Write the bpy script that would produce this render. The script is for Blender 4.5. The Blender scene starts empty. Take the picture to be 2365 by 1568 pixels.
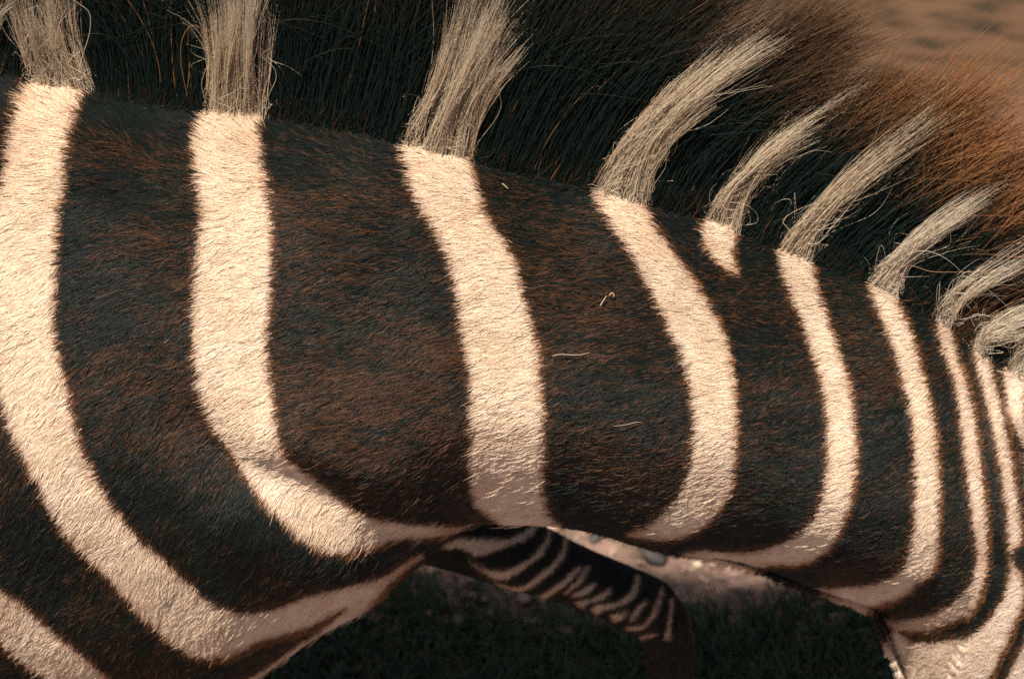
import bpy, bmesh, math, random
import numpy as np
from mathutils import Vector, Matrix

rng = np.random.default_rng(11)
random.seed(5)
SC = bpy.context.scene
C = SC.collection

# ------------------------------------------------------------------ camera, sky, sun, exposure
TH = math.radians(42.0)            # camera looks down by this much
ZC = 0.86                          # height of the point it looks at
DIST = 3.0
WID = 0.85                         # width of the view at that point (m)
PW, PH = 2365.0, 1568.0            # working pixel grid used for tracing
MPP = WID / PW
DZ = ZC - 0.95
Y0 = 0.105                         # the animal's own mid plane
RIGHT = np.array([1.0, 0, 0])
UP = np.array([0, math.sin(TH), math.cos(TH)])
FWD = np.array([0, math.cos(TH), -math.sin(TH)])
CAM = np.array([0, 0, ZC]) - FWD * DIST

cd = bpy.data.cameras.new('camera')
cam = bpy.data.objects.new('camera', cd)
C.objects.link(cam)
cam.matrix_world = Matrix(((RIGHT[0], UP[0], -FWD[0], CAM[0]), (RIGHT[1], UP[1], -FWD[1], CAM[1]),
                           (RIGHT[2], UP[2], -FWD[2], CAM[2]), (0, 0, 0, 1)))
cd.sensor_width = 36.0
cd.lens = 36.0 * DIST / WID
cd.clip_end = 400.0
cd.dof.use_dof = True
cd.dof.focus_distance = DIST - 0.005
cd.dof.aperture_fstop = 7.5
SC.camera = cam

SUN_EL, SUN_AZ = math.radians(68.3), math.atan2(-0.46, -0.89)
SDIR = Vector((math.sin(SUN_AZ) * math.cos(SUN_EL), math.cos(SUN_AZ) * math.cos(SUN_EL), math.sin(SUN_EL)))
w = bpy.data.worlds.new('World')
SC.world = w
w.use_nodes = True
nt = w.node_tree
nt.nodes.clear()
sk = nt.nodes.new('ShaderNodeTexSky')
sk.sky_type = 'NISHITA'
sk.sun_disc = False
sk.sun_elevation = SUN_EL
sk.sun_rotation = SUN_AZ
sk.air_density = 0.6
sk.dust_density = 3.0
sk.ozone_density = 0.5
sk.altitude = 300.0
bg = nt.nodes.new('ShaderNodeBackground')
bg.inputs['Strength'].default_value = 0.06
wo = nt.nodes.new('ShaderNodeOutputWorld')
nt.links.new(sk.outputs[0], bg.inputs[0])
nt.links.new(bg.outputs[0], wo.inputs[0])

sl = bpy.data.lights.new('sun', 'SUN')
sl.energy = 5.0
sl.angle = math.radians(0.5)
sl.color = (1.0, 0.925, 0.82)
so = bpy.data.objects.new('sun', sl)
C.objects.link(so)
so.rotation_euler = SDIR.to_track_quat('Z', 'Y').to_euler()

vs = SC.view_settings
vs.view_transform = 'Standard'
vs.look = 'None'
vs.exposure = 0.72
vs.gamma = 1.0
vs.use_curve_mapping = False
SC.render.engine = 'CYCLES'
cy = SC.cycles
cy.use_denoising = False
cy.max_bounces = 6
cy.diffuse_bounces = 4
cy.glossy_bounces = 2
cy.transmission_bounces = 3
cy.sample_clamp_indirect = 4.0
cy.use_adaptive_sampling = False
SC.cycles_curves.shape = 'RIBBONS'
SC.cycles_curves.subdivisions = 2

# ------------------------------------------------------------------ helpers
def project(P):
    d = P - CAM
    zz = d @ FWD
    return np.stack([PW / 2 + (d @ RIGHT) / zz * DIST / MPP, PH / 2 - (d @ UP) / zz * DIST / MPP], -1)

def pix(u, v, y):
    """world point seen at working pixel (u, v), on the upright plane at depth y"""
    u, v, y = np.broadcast_arrays(np.asarray(u, float), np.asarray(v, float), np.asarray(y, float))
    r = (FWD[None] * DIST + RIGHT[None] * ((u.reshape(-1, 1) - PW / 2) * MPP)
         + UP[None] * ((PH / 2 - v.reshape(-1, 1)) * MPP))
    t = (y.reshape(-1) - CAM[1]) / r[:, 1]
    return (CAM + r * t[:, None]).reshape(u.shape + (3,))

def pix_ground(u, v):
    r = FWD * DIST + RIGHT * ((u - PW / 2) * MPP) + UP * ((PH / 2 - v) * MPP)
    return CAM + r * (-CAM[2] / r[2])

def catmull(pts, n=6, closed=False):
    p = np.array(pts, float)
    if closed:
        q = np.vstack([p[-1], p, p[0], p[1]])
    else:
        q = np.vstack([2 * p[0] - p[1], p, 2 * p[-1] - p[-2]])
    out = []
    t = np.linspace(0, 1, n, endpoint=False)[:, None]
    for i in range(1, len(q) - 2):
        a, b, c, d = q[i - 1], q[i], q[i + 1], q[i + 2]
        out.append(0.5 * (2 * b + (c - a) * t + (2 * a - 5 * b + 4 * c - d) * t ** 2 + (3 * b - a - 3 * c + d) * t ** 3))
    if not closed:
        out.append(p[-1:])
    return np.vstack(out)

class Noise2:
    def __init__(s, seed, n=128):
        s.g = np.random.default_rng(seed).random((n, n))
        s.n = n
    def __call__(s, x, y):
        n = s.n
        xi, yi = np.floor(x).astype(int), np.floor(y).astype(int)
        fx, fy = x - xi, y - yi
        fx, fy = fx * fx * (3 - 2 * fx), fy * fy * (3 - 2 * fy)
        a, b = s.g[xi % n, yi % n], s.g[(xi + 1) % n, yi % n]
        c, d = s.g[xi % n, (yi + 1) % n], s.g[(xi + 1) % n, (yi + 1) % n]
        return (a * (1 - fx) + b * fx) * (1 - fy) + (c * (1 - fx) + d * fx) * fy
N1, N2, N3, N4 = Noise2(1), Noise2(2), Noise2(3), Noise2(4)

def loft_bm(bm, rings):
    """rings: list of (n,3) arrays -> closed tube with capped ends"""
    vr = [[bm.verts.new(p) for p in r] for r in rings]
    n = len(rings[0])
    for i in range(len(vr) - 1):
        for j in range(n):
            bm.faces.new((vr[i][j], vr[i][(j + 1) % n], vr[i + 1][(j + 1) % n], vr[i + 1][j]))
    bm.faces.new(list(reversed(vr[0])))
    bm.faces.new(vr[-1])

def link(o, parent=None):
    C.objects.link(o)
    if parent:
        o.parent = parent
        o.matrix_parent_inverse = parent_world(parent).inverted()
    return o

def parent_world(p):
    m = p.matrix_parent_inverse @ p.matrix_basis if p.parent else p.matrix_basis.copy()
    return (parent_world(p.parent) @ m) if p.parent else m

def mesh_obj(name, bm, mat, parent=None, smooth=True):
    me = bpy.data.meshes.new(name)
    bmesh.ops.recalc_face_normals(bm, faces=bm.faces)
    bm.to_mesh(me)
    bm.free()
    me.materials.append(mat)
    if smooth:
        me.polygons.foreach_set('use_smooth', [True] * len(me.polygons))
    return link(bpy.data.objects.new(name, me), parent)

def tag(o, label, cat=None, group=None, kind=None):
    if label: o['label'] = label
    if cat: o['category'] = cat
    if group: o['group'] = group
    if kind: o['kind'] = kind
    return o

def hair_obj(name, pts, rad, col, mat, parent, per_point=False):
    """pts (n,k,3), rad (n,k), col (n,3) or (n,k,3)"""
    n, k = pts.shape[:2]
    cu = bpy.data.hair_curves.new(name)
    cu.add_curves([k] * n)
    cu.points.foreach_set('position', np.ascontiguousarray(pts, np.float32).ravel())
    at = cu.attributes.get('radius') or cu.attributes.new('radius', 'FLOAT', 'POINT')
    at.data.foreach_set('value', np.ascontiguousarray(rad, np.float32).ravel())
    dom = 'POINT' if per_point else 'CURVE'
    ca = cu.attributes.new('hcol', 'FLOAT_COLOR', dom)
    c4 = np.ones(col.shape[:-1] + (4,), np.float32)
    c4[..., :3] = col
    ca.data.foreach_set('color', c4.ravel())
    cu.materials.append(mat)
    return link(bpy.data.objects.new(name, cu), parent)

# ------------------------------------------------------------------ materials
def new_mat(name):
    m = bpy.data.materials.new(name)
    m.use_nodes = True
    m.node_tree.nodes.clear()
    return m, m.node_tree

def hair_mat(name, rough, spec, trans, tint=(1, 1, 1)):
    m, t = new_mat(name)
    a = t.nodes.new('ShaderNodeAttribute'); a.attribute_name = 'hcol'
    p = t.nodes.new('ShaderNodeBsdfPrincipled')
    p.inputs['Roughness'].default_value = rough
    p.inputs['Specular IOR Level'].default_value = spec
    tr = t.nodes.new('ShaderNodeBsdfTranslucent')
    mx = t.nodes.new('ShaderNodeMixShader'); mx.inputs[0].default_value = trans
    o = t.nodes.new('ShaderNodeOutputMaterial')
    t.links.new(a.outputs['Color'], p.inputs['Base Color'])
    t.links.new(a.outputs['Color'], tr.inputs['Color'])
    t.links.new(p.outputs[0], mx.inputs[1])
    t.links.new(tr.outputs[0], mx.inputs[2])
    t.links.new(mx.outputs[0], o.inputs[0])
    return m

M_COAT = hair_mat('coat_hair', 0.45, 0.28, 0.22)
M_MANE = hair_mat('mane_hair', 0.5, 0.14, 0.32)
M_TUFT = hair_mat('pale_mane_hair', 0.45, 0.35, 0.14)

M_SKIN, t = new_mat('zebra_hide')
a = t.nodes.new('ShaderNodeAttribute'); a.attribute_name = 'hide'
p = t.nodes.new('ShaderNodeBsdfPrincipled'); p.inputs['Roughness'].default_value = 0.9
p.inputs['Specular IOR Level'].default_value = 0.1
nz = t.nodes.new('ShaderNodeTexNoise'); nz.inputs['Scale'].default_value = 160; nz.inputs['Detail'].default_value = 4
mx = t.nodes.new('ShaderNodeMix'); mx.data_type = 'RGBA'; mx.blend_type = 'MULTIPLY'; mx.inputs[0].default_value = 0.5
bp = t.nodes.new('ShaderNodeBump'); bp.inputs['Strength'].default_value = 0.4; bp.inputs['Distance'].default_value = 0.003
o = t.nodes.new('ShaderNodeOutputMaterial')
t.links.new(a.outputs['Color'], mx.inputs[6]); t.links.new(nz.outputs['Fac'], mx.inputs[7])
t.links.new(mx.outputs[2], p.inputs['Base Color']); t.links.new(nz.outputs['Fac'], bp.inputs['Height'])
t.links.new(bp.outputs[0], p.inputs['Normal']); t.links.new(p.outputs[0], o.inputs[0])

def simple_mat(name, col, rough=0.8, spec=0.3, var=0.25, scale=60):
    m, t = new_mat(name)
    p = t.nodes.new('ShaderNodeBsdfPrincipled'); p.inputs['Roughness'].default_value = rough
    p.inputs['Specular IOR Level'].default_value = spec
    n = t.nodes.new('ShaderNodeTexNoise'); n.inputs['Scale'].default_value = scale; n.inputs['Detail'].default_value = 5
    r = t.nodes.new('ShaderNodeValToRGB')
    r.color_ramp.elements[0].position, r.color_ramp.elements[1].position = 0.3, 0.7
    r.color_ramp.elements[0].color = tuple(c * (1 - var) for c in col) + (1,)
    r.color_ramp.elements[1].color = tuple(min(1, c * (1 + var)) for c in col) + (1,)
    o = t.nodes.new('ShaderNodeOutputMaterial')
    tc = t.nodes.new('ShaderNodeTexCoord')
    t.links.new(tc.outputs['Object'], n.inputs['Vector'])
    t.links.new(n.outputs['Fac'], r.inputs[0]); t.links.new(r.outputs[0], p.inputs['Base Color'])
    t.links.new(p.outputs[0], o.inputs[0])
    return m

M_STRAW = simple_mat('dry_straw', (0.46, 0.32, 0.18), 0.6)
M_LOOSE = simple_mat('shed_pale_hair', (0.36, 0.28, 0.20), 0.5)
M_EYE = simple_mat('dark_eye', (0.02, 0.013, 0.01), 0.08, 0.6)
M_STONE_D = simple_mat('dark_stone', (0.07, 0.06, 0.055), 0.9)
M_STONE_L = simple_mat('pale_stone', (0.42, 0.33, 0.24), 0.9)
M_GRAVEL = simple_mat('gravel', (0.27, 0.175, 0.135), 0.95, var=0.6, scale=40)
M_SHADE_TURF = hair_mat('added_shade_turf', 0.7, 0.15, 0.25)
M_HOOF = simple_mat('hoof_horn', (0.05, 0.045, 0.04), 0.5)

# ground material: dusty pinkish soil with darker brown litter patches
M_GROUND, t = new_mat('dusty_ground')
tc = t.nodes.new('ShaderNodeTexCoord')
n1 = t.nodes.new('ShaderNodeTexNoise'); n1.inputs['Scale'].default_value = 24; n1.inputs['Detail'].default_value = 8; n1.inputs['Roughness'].default_value = 0.65
n2 = t.nodes.new('ShaderNodeTexNoise'); n2.inputs['Scale'].default_value = 1.3; n2.inputs['Detail'].default_value = 3
n3 = t.nodes.new('ShaderNodeTexVoronoi'); n3.inputs['Scale'].default_value = 42
r1 = t.nodes.new('ShaderNodeValToRGB')
r1.color_ramp.elements[0].position = 0.32; r1.color_ramp.elements[0].color = (0.062, 0.052, 0.035, 1)
r1.color_ramp.elements[1].position = 0.66; r1.color_ramp.elements[1].color = (0.310, 0.198, 0.148, 1)
e = r1.color_ramp.elements.new(0.48); e.color = (0.215, 0.140, 0.105, 1)
mx = t.nodes.new('ShaderNodeMix'); mx.data_type = 'RGBA'; mx.blend_type = 'MULTIPLY'; mx.inputs[0].default_value = 0.35
p = t.nodes.new('ShaderNodeBsdfPrincipled'); p.inputs['Roughness'].default_value = 0.95; p.inputs['Specular IOR Level'].default_value = 0.1
bp = t.nodes.new('ShaderNodeBump'); bp.inputs['Strength'].default_value = 0.7; bp.inputs['Distance'].default_value = 0.015
o = t.nodes.new('ShaderNodeOutputMaterial')
for n in (n1, n2, n3):
    t.links.new(tc.outputs['Object'], n.inputs['Vector'])
t.links.new(n1.outputs['Fac'], r1.inputs[0])
t.links.new(r1.outputs[0], mx.inputs[6]); t.links.new(n2.outputs['Fac'], mx.inputs[7])
# a belt of trampled dry litter begins about a metre behind the animal
sx = t.nodes.new('ShaderNodeSeparateXYZ'); t.links.new(tc.outputs['Object'], sx.inputs[0])
ad = t.nodes.new('ShaderNodeMath'); ad.operation = 'ADD'
t.links.new(sx.outputs['Y'], ad.inputs[0]); t.links.new(n2.outputs['Fac'], ad.inputs[1])
mr = t.nodes.new('ShaderNodeMapRange'); mr.inputs[1].default_value = 1.45; mr.inputs[2].default_value = 1.95
t.links.new(ad.outputs[0], mr.inputs[0])
n4 = t.nodes.new('ShaderNodeTexNoise'); n4.inputs['Scale'].default_value = 22; n4.inputs['Detail'].default_value = 6
mpg = t.nodes.new('ShaderNodeMapping'); mpg.inputs['Scale'].default_value = (0.7, 2.2, 1)
t.links.new(tc.outputs['Object'], mpg.inputs[0]); t.links.new(mpg.outputs[0], n4.inputs['Vector'])
r4 = t.nodes.new('ShaderNodeValToRGB')
r4.color_ramp.elements[0].position = 0.36; r4.color_ramp.elements[0].color = (0.035, 0.026, 0.016, 1)
r4.color_ramp.elements[1].position = 0.62; r4.color_ramp.elements[1].color = (0.105, 0.061, 0.035, 1)
e = r4.color_ramp.elements.new(0.45); e.color = (0.076, 0.043, 0.025, 1)
t.links.new(n4.outputs['Fac'], r4.inputs[0])
mx2 = t.nodes.new('ShaderNodeMix'); mx2.data_type = 'RGBA'
t.links.new(mr.outputs[0], mx2.inputs[0]); t.links.new(mx.outputs[2], mx2.inputs[6]); t.links.new(r4.outputs[0], mx2.inputs[7])
t.links.new(mx2.outputs[2], p.inputs['Base Color'])
t.links.new(n1.outputs['Fac'], bp.inputs['Height']); t.links.new(bp.outputs[0], p.inputs['Normal'])
t.links.new(p.outputs[0], o.inputs[0])

# ------------------------------------------------------------------ ground
bm = bmesh.new()
gx = np.concatenate([[-60, -20, -8], np.linspace(-4, 4, 110), [8, 20, 60]])
gy = np.concatenate([[-60, -20, -8], np.linspace(-2.5, 4.5, 100), [8, 20, 60, 150]])
GV = [[bm.verts.new((x, y, 0)) for y in gy] for x in gx]
for i in range(len(gx) - 1):
    for j in range(len(gy) - 1):
        bm.faces.new((GV[i][j], GV[i + 1][j], GV[i + 1][j + 1], GV[i][j + 1]))
def ground_z(x, y):
    x, y = np.asarray(x, float), np.asarray(y, float)
    return (N1(x * 3.1 + 40, y * 3.1 + 40) - 0.5) * 0.03 + (N2(x * 11 + 70, y * 11 + 70) - 0.5) * 0.014
for row in GV:
    for v in row:
        if abs(v.co.x) < 4.1 and -2.6 < v.co.y < 4.6:
            v.co.z = float(ground_z(v.co.x, v.co.y))
ground = mesh_obj('ground', bm, M_GROUND)
tag(ground, 'dusty pinkish brown bare ground below and beyond the zebra', kind='structure')

# ------------------------------------------------------------------ zebra body: neck and trunk loft
NS = 56
ANG = np.linspace(0, 2 * np.pi, NS, endpoint=False)
def section(x, zt, zb, wd, pinch, taper=1.0):
    """upright slice at x; pinch narrows the crest"""
    ca, sa = np.cos(ANG), np.sin(ANG)
    zc, h = (zt + zb) / 2, (zt - zb) / 2
    g = 1 - pinch * np.clip(ca, 0, 1) ** 1.5 - 0.30 * taper * np.clip(-ca, 0, 1) ** 1.1
    zz = zc + h * np.sign(ca) * np.abs(ca) ** 0.95
    yy = Y0 + wd * g * np.sign(sa) * np.abs(sa) ** 0.92
    return np.stack([np.full(NS, x), yy, zz], -1)

rings = []
for x, zt, zb, wd, pn in [(-1.93, 1.02, 0.86, 0.05, 0), (-1.88, 1.12, 0.78, 0.13, 0), (-1.75, 1.22, 0.66, 0.22, .1), (-1.55, 1.26, 0.56, 0.27, .15),
                          (-1.3, 1.24, 0.50, 0.30, .15), (-1.0, 1.25, 0.49, 0.30, .2), (-0.78, 1.285, 0.51, 0.27, .35), (-0.6, 1.255, 0.52, 0.235, .4)]:
    rings.append(section(x, zt + DZ, zb + DZ, wd, pn, 0.2))
PXST = [(0, 108, 1690, .192, .5), (250, 150, 1650, .178, .55), (480, 185, 1590, .163, .55), (680, 215, 1500, .150, .55), (830, 240, 1405, .140, .55),
        (960, 270, 1290, .129, .55), (1080, 300, 1215, .121, .55), (1200, 335, 1212, .115, .55), (1300, 360, 1222, .112, .55), (1500, 405, 1258, .107, .55),
        (1750, 490, 1318, .103, .55), (2000, 590, 1394, .100, .52), (2150, 662, 1448, .097, .5), (2300, 745, 1480, .093, .45), (2420, 825, 1440, .085, .4)]
PXST = catmull(PXST, 3)
for u, rt, rb, wd, pn in PXST:
    x = float(pix(u, (rt + rb) / 2, Y0)[0])
    zt, zb = float(pix(u, rt, Y0)[2]), float(pix(u, rb, Y0)[2]) + 0.03
    tpz = float(np.interp(u, [0, 700, 1100], [.2, .4, 1.0]))
    for _ in range(8):
        s = section(x, zt, zb, wd, pn, tpz)
        q = project(s)
        zt -= (rt - q[:, 1].min()) * MPP / math.cos(TH) * 0.9
        zb -= (rb - q[:, 1].max()) * MPP / math.cos(TH) * 0.9
    rings.append(section(x, zt, zb, wd, pn, tpz))
bm = bmesh.new()
loft_bm(bm, rings)

def tube_rings(path, ry, rn, n=28, plane_n=(0, 1, 0)):
    """elliptic tube along path; ry = half width across the animal, rn = half depth in its mid plane"""
    path = np.array(path, float)
    out = []
    for i, c in enumerate(path):
        d = path[min(i + 1, len(path) - 1)] - path[max(i - 1, 0)]
        d /= np.linalg.norm(d)
        s = np.array(plane_n, float)
        s -= d * (s @ d); s /= np.linalg.norm(s)
        k = np.cross(d, s)
        a = np.linspace(0, 2 * np.pi, n, endpoint=False)
        out.append(c + np.outer(np.cos(a), s) * ry[i] + np.outer(np.sin(a), k) * rn[i])
    return out

# head, hanging from the poll
hp = catmull([(0.415, Y0, 0.815, .062, .075), (0.450, Y0, 0.70, .098, .128), (0.470, Y0, 0.575, .108, .140), (0.487, Y0, 0.45, .092, .120),
              (0.500, Y0, 0.34, .070, .092), (0.508, Y0, 0.25, .062, .082), (0.512, Y0, 0.185, .055, .072), (0.513, Y0, 0.150, .030, .045)], 4)
hp[:, 2] += DZ
loft_bm(bm, tube_rings(hp[:, :3], hp[:, 3], hp[:, 4], 36))
# ears
for s in (-1, 1):
    ep = catmull([(0.455, Y0 + s * .05, 0.80, .03, .03), (0.475, Y0 + s * .075, 0.85, .036, .024), (0.50, Y0 + s * .095, 0.91, .034, .018), (0.52, Y0 + s * .105, 0.965, .014, .010)], 4)
    ep[:, 2] += DZ
    loft_bm(bm, tube_rings(ep[:, :3], ep[:, 3], ep[:, 4], 18))
# legs (far foreleg is stepped forward and shows below the neck)
LPX = [(870, 1150, .050, .075), (1010, 1205, .042, .050), (1150, 1256, .036, .037), (1300, 1318, .031, .031), (1430, 1374, .028, .028), (1515, 1424, .029, .030), (1546, 1500, .024, .025), (1556, 1640, .021, .023)]
LW = [tuple(float(c_) for c_ in pix(a_, b_, Y0 + .125)) + (c1, c2) for a_, b_, c1, c2 in LPX]
HX = LW[-1][0]
LEGS = {
    'far_fore': LW + [(HX + .01, Y0 + .125, 0.16, .022, .025), (HX + .015, Y0 + .125, 0.10, .028, .030), (HX + .035, Y0 + .125, 0.055, .030, .032)],
    'near_fore': [(-0.60, Y0 - .12, 0.72, .08, .13), (-0.585, Y0 - .125, 0.56, .066, .085), (-0.58, Y0 - .125, 0.43, .050, .056), (-0.58, Y0 - .125, 0.36, .046, .050),
                  (-0.585, Y0 - .125, 0.28, .034, .036), (-0.59, Y0 - .125, 0.16, .030, .033), (-0.585, Y0 - .125, 0.10, .036, .039), (-0.57, Y0 - .125, 0.055, .034, .036)],
    'near_hind': [(-1.62, Y0 - .13, 0.80, .11, .20), (-1.60, Y0 - .14, 0.62, .085, .12), (-1.66, Y0 - .14, 0.49, .055, .065), (-1.70, Y0 - .14, 0.42, .045, .06),
                  (-1.685, Y0 - .14, 0.28, .034, .038), (-1.67, Y0 - .14, 0.16, .032, .035), (-1.66, Y0 - .14, 0.10, .037, .040), (-1.64, Y0 - .14, 0.055, .034, .036)],
    'far_hind': [(-1.60, Y0 + .13, 0.80, .11, .20), (-1.52, Y0 + .14, 0.62, .085, .12), (-1.54, Y0 + .14, 0.49, .055, .065), (-1.57, Y0 + .14, 0.42, .045, .06),
                 (-1.555, Y0 + .14, 0.28, .034, .038), (-1.54, Y0 + .14, 0.16, .032, .035), (-1.53, Y0 + .14, 0.10, .037, .040), (-1.51, Y0 + .14, 0.055, .034, .036)]}
LEGPATH = {}
for k, st in LEGS.items():
    st = catmull(st, 4)
    if k != 'far_fore':
        st[:, 2] += DZ * np.clip((st[:, 2] - .1) / .5, 0, 1)
    LEGPATH[k] = st
    loft_bm(bm, tube_rings(st[:, :3], st[:, 3], st[:, 4], 24))
# dock of the tail
tp = catmull([(-1.85, Y0, 1.12, .035, .035), (-1.95, Y0, 1.06, .028, .028), (-1.98, Y0, 0.92, .022, .022), (-1.985, Y0, 0.75, .016, .016)], 4)
tp[:, 2] += DZ
loft_bm(bm, tube_rings(tp[:, :3], tp[:, 3], tp[:, 4], 14))

me0 = bpy.data.meshes.new('raw')
bmesh.ops.recalc_face_normals(bm, faces=bm.faces)
bm.to_mesh(me0); bm.free()
tmp = bpy.data.objects.new('raw', me0)
C.objects.link(tmp)
rm = tmp.modifiers.new('r', 'REMESH'); rm.mode = 'VOXEL'; rm.voxel_size = 0.0045; rm.use_smooth_shade = True
sm = tmp.modifiers.new('s', 'SMOOTH'); sm.factor = 0.5; sm.iterations = 16
bpy.context.view_layer.update()
dg = bpy.context.evaluated_depsgraph_get()
me = bpy.data.meshes.new_from_object(tmp.evaluated_get(dg))
bpy.data.objects.remove(tmp); bpy.data.meshes.remove(me0)
me.name = 'body'
nv = len(me.vertices)
V = np.empty(nv * 3, np.float32); me.vertices.foreach_get('co', V); V = V.reshape(-1, 3).astype(float)
NRM = np.empty(nv * 3, np.float32); me.vertices.foreach_get('normal', NRM); NRM = NRM.reshape(-1, 3).astype(float)

def seg_dist(q, poly):
    d = np.full(len(q), 1e9); side = np.zeros(len(q)); par = np.zeros(len(q))
    for i in range(len(poly) - 1):
        a, b = poly[i], poly[i + 1]
        ab = b - a
        t = np.clip(((q - a) @ ab) / (ab @ ab), 0, 1)
        r = q - (a + t[:, None] * ab)
        dd = np.hypot(r[:, 0], r[:, 1])
        m = dd < d
        d[m] = dd[m]
        side[m] = np.sign(ab[0] * r[m, 1] - ab[1] * r[m, 0])
        par[m] = (i + t[m]) / (len(poly) - 1)
    return d, side, par

# muscle relief: the groove where neck and breast meet, the shoulder edge and soft bulges, on both sides of the animal
MIR = V.copy(); MIR[:, 1] = Y0 - np.abs(MIR[:, 1] - Y0)
QP = project(MIR)
trunk = (np.abs(V[:, 1] - Y0) > 0.02) & (V[:, 2] > 0.40 + DZ)
disp = np.zeros(nv)
g = catmull([(330, 880), (470, 985), (580, 1075), (700, 1110), (840, 1175), (960, 1215)], 5)
d, sd, pr = seg_dist(QP, g)
fade = np.clip(pr * 2.5, 0, 1) * np.clip((1 - pr) * 3, 0, 1)
sdv = d * sd
disp += fade * (-0.0135 * np.exp(-((sdv - 28) / 66) ** 2) + 0.011 * np.exp(-((sdv - 150) / 85) ** 2) + 0.011 * np.exp(-((sdv + 85) / 70) ** 2))
g = catmull([(520, 1380), (500, 1450), (470, 1540)], 5)
d, sd, pr = seg_dist(QP, g)
disp += 0.006 * np.exp(-(d / 90) ** 2)
# below this ridge the throat turns under; right of the next one the breast turns to the front
g = catmull([(880, 1120), (1000, 1180), (1150, 1188), (1400, 1195), (1600, 1200), (1780, 1200), (1930, 1235), (2080, 1300), (2200, 1335), (2262, 1330), (2330, 1370)], 5)
d, sd, pr = seg_dist(QP, g)
under = np.clip(d * (sd > 0), 0, 130)
depth = 0.95 * under ** 2 / (under + 25) * MPP * np.clip(pr * 8, 0, 1) * np.clip((1 - pr) * 9, 0, 1)
g = catmull([(960, 1150), (880, 1195), (780, 1285), (660, 1360), (560, 1415), (520, 1445), (490, 1530), (470, 1650)], 5)
d, sd, pr = seg_dist(QP, g)
away = np.clip(d * (sd < 0), 0, 260) * (QP[:, 0] > 440) * (QP[:, 0] < 1010)
depth = np.maximum(depth, 0.95 * away ** 2 / (away + 30) * MPP * np.clip(pr * 5, 0, 1))
disp += (N1(QP[:, 0] / 190 + 30, QP[:, 1] / 190 + 30) - 0.5) * 0.012
V[trunk] += NRM[trunk] * disp[trunk, None]
neck = trunk & (QP[:, 0] < 2345) & (QP[:, 0] > 300)
sgn = np.clip((Y0 - V[:, 1]) / .03, 0, 1)
neck &= ~((V[:, 1] > Y0) & (V[:, 0] > -.2) & (project(V)[:, 1] > 1150))
V[neck, 1] += (depth * FWD[1] * sgn)[neck]
V[neck, 2] += (depth * FWD[2] * sgn)[neck]
me.vertices.foreach_set('co', V.astype(np.float32).ravel())
me.update()
me.vertices.foreach_get('normal', nb := np.empty(nv * 3, np.float32)); NRM = nb.reshape(-1, 3).astype(float)

# ------------------------------------------------------------------ stripes, traced on the hide
OX, OY, RS = 300, 300, 2.0            # raster offset and coarseness
RW, RH = int((PW + 2 * OX) / RS), int((PH + 2 * OY) / RS)
def raster(polys, holes=()):
    img = np.zeros((RH, RW), np.float32)
    for val, group in ((1.0, polys), (0.0, holes)):
        for p in group:
            p = (np.asarray(p, float) + (OX, OY)) / RS
            x1, y1 = p[:, 0], p[:, 1]
            x2, y2 = np.roll(x1, -1), np.roll(y1, -1)
            for r in range(max(0, int(y1.min())), min(RH, int(y1.max()) + 2)):
                yc = r + 0.5
                m = (y1 <= yc) != (y2 <= yc)
                if not m.any(): continue
                xs = np.sort(x1[m] + (yc - y1[m]) / (y2[m] - y1[m]) * (x2[m] - x1[m]))
                for i in range(0, len(xs) - 1, 2):
                    a, b = max(0, int(round(xs[i]))), min(RW, int(round(xs[i + 1])))
                    if b > a: img[r, a:b] = val
    return img
def blur(img, k):
    for _ in range(2):
        for ax in (0, 1):
            c = np.cumsum(np.pad(img, [(k + 1, k) if i == ax else (0, 0) for i in (0, 1)], mode='edge'), axis=ax)
            img = (np.take(c, np.arange(2 * k + 1, c.shape[ax]), ax) - np.take(c, np.arange(0, c.shape[ax] - 2 * k - 1), ax)) / (2 * k + 1)
    return img
def sample(img, q):
    x = np.clip(((q[:, 0] + OX) / RS).astype(int), 0, RW - 1)
    y = np.clip(((q[:, 1] + OY) / RS).astype(int), 0, RH - 1)
    return img[y, x]
def band(left, right, n=5):
    return np.vstack([catmull(left, n), catmull(right, n)[::-1]])

ST = []
ST.append(band([(-90, 1380), (-40, 1440), (0, 1484), (34, 1518), (67, 1545), (101, 1568), (190, 1650)],
               [(-90, 1265), (-40, 1315), (0, 1357), (50, 1390), (101, 1437), (151, 1481), (202, 1524), (249, 1568), (340, 1650)]))
ST.append(band([(80, 140), (72, 180), (58, 215), (42, 270), (30, 335), (16, 400), (0, 455), (-14, 520), (-22, 600), (-24, 690), (-20, 780), (-10, 860), (4, 915), (30, 1000), (85, 1115), (150, 1230), (240, 1330), (330, 1430), (400, 1490), (450, 1518), (500, 1524), (560, 1505), (620, 1477), (700, 1457), (760, 1430), (805, 1405), (850, 1385), (900, 1345), (985, 1280)],
               [(232, 150), (222, 195), (196, 240), (176, 290), (163, 350), (158, 420), (146, 480), (139, 560), (131, 650), (129, 740), (141, 830), (164, 920), (185, 1010), (215, 1080), (260, 1160), (310, 1230), (370, 1290), (430, 1340), (480, 1385), (530, 1410), (580, 1418), (650, 1405), (720, 1380), (800, 1355), (890, 1325), (985, 1268)]))
ST.append(band([(540, 1590), (640, 1530), (690, 1492), (730, 1470), (790, 1425), (850, 1380), (880, 1345)], [(600, 1600), (650, 1550), (720, 1520), (780, 1475), (850, 1410), (890, 1360), (900, 1340)]))
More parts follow.
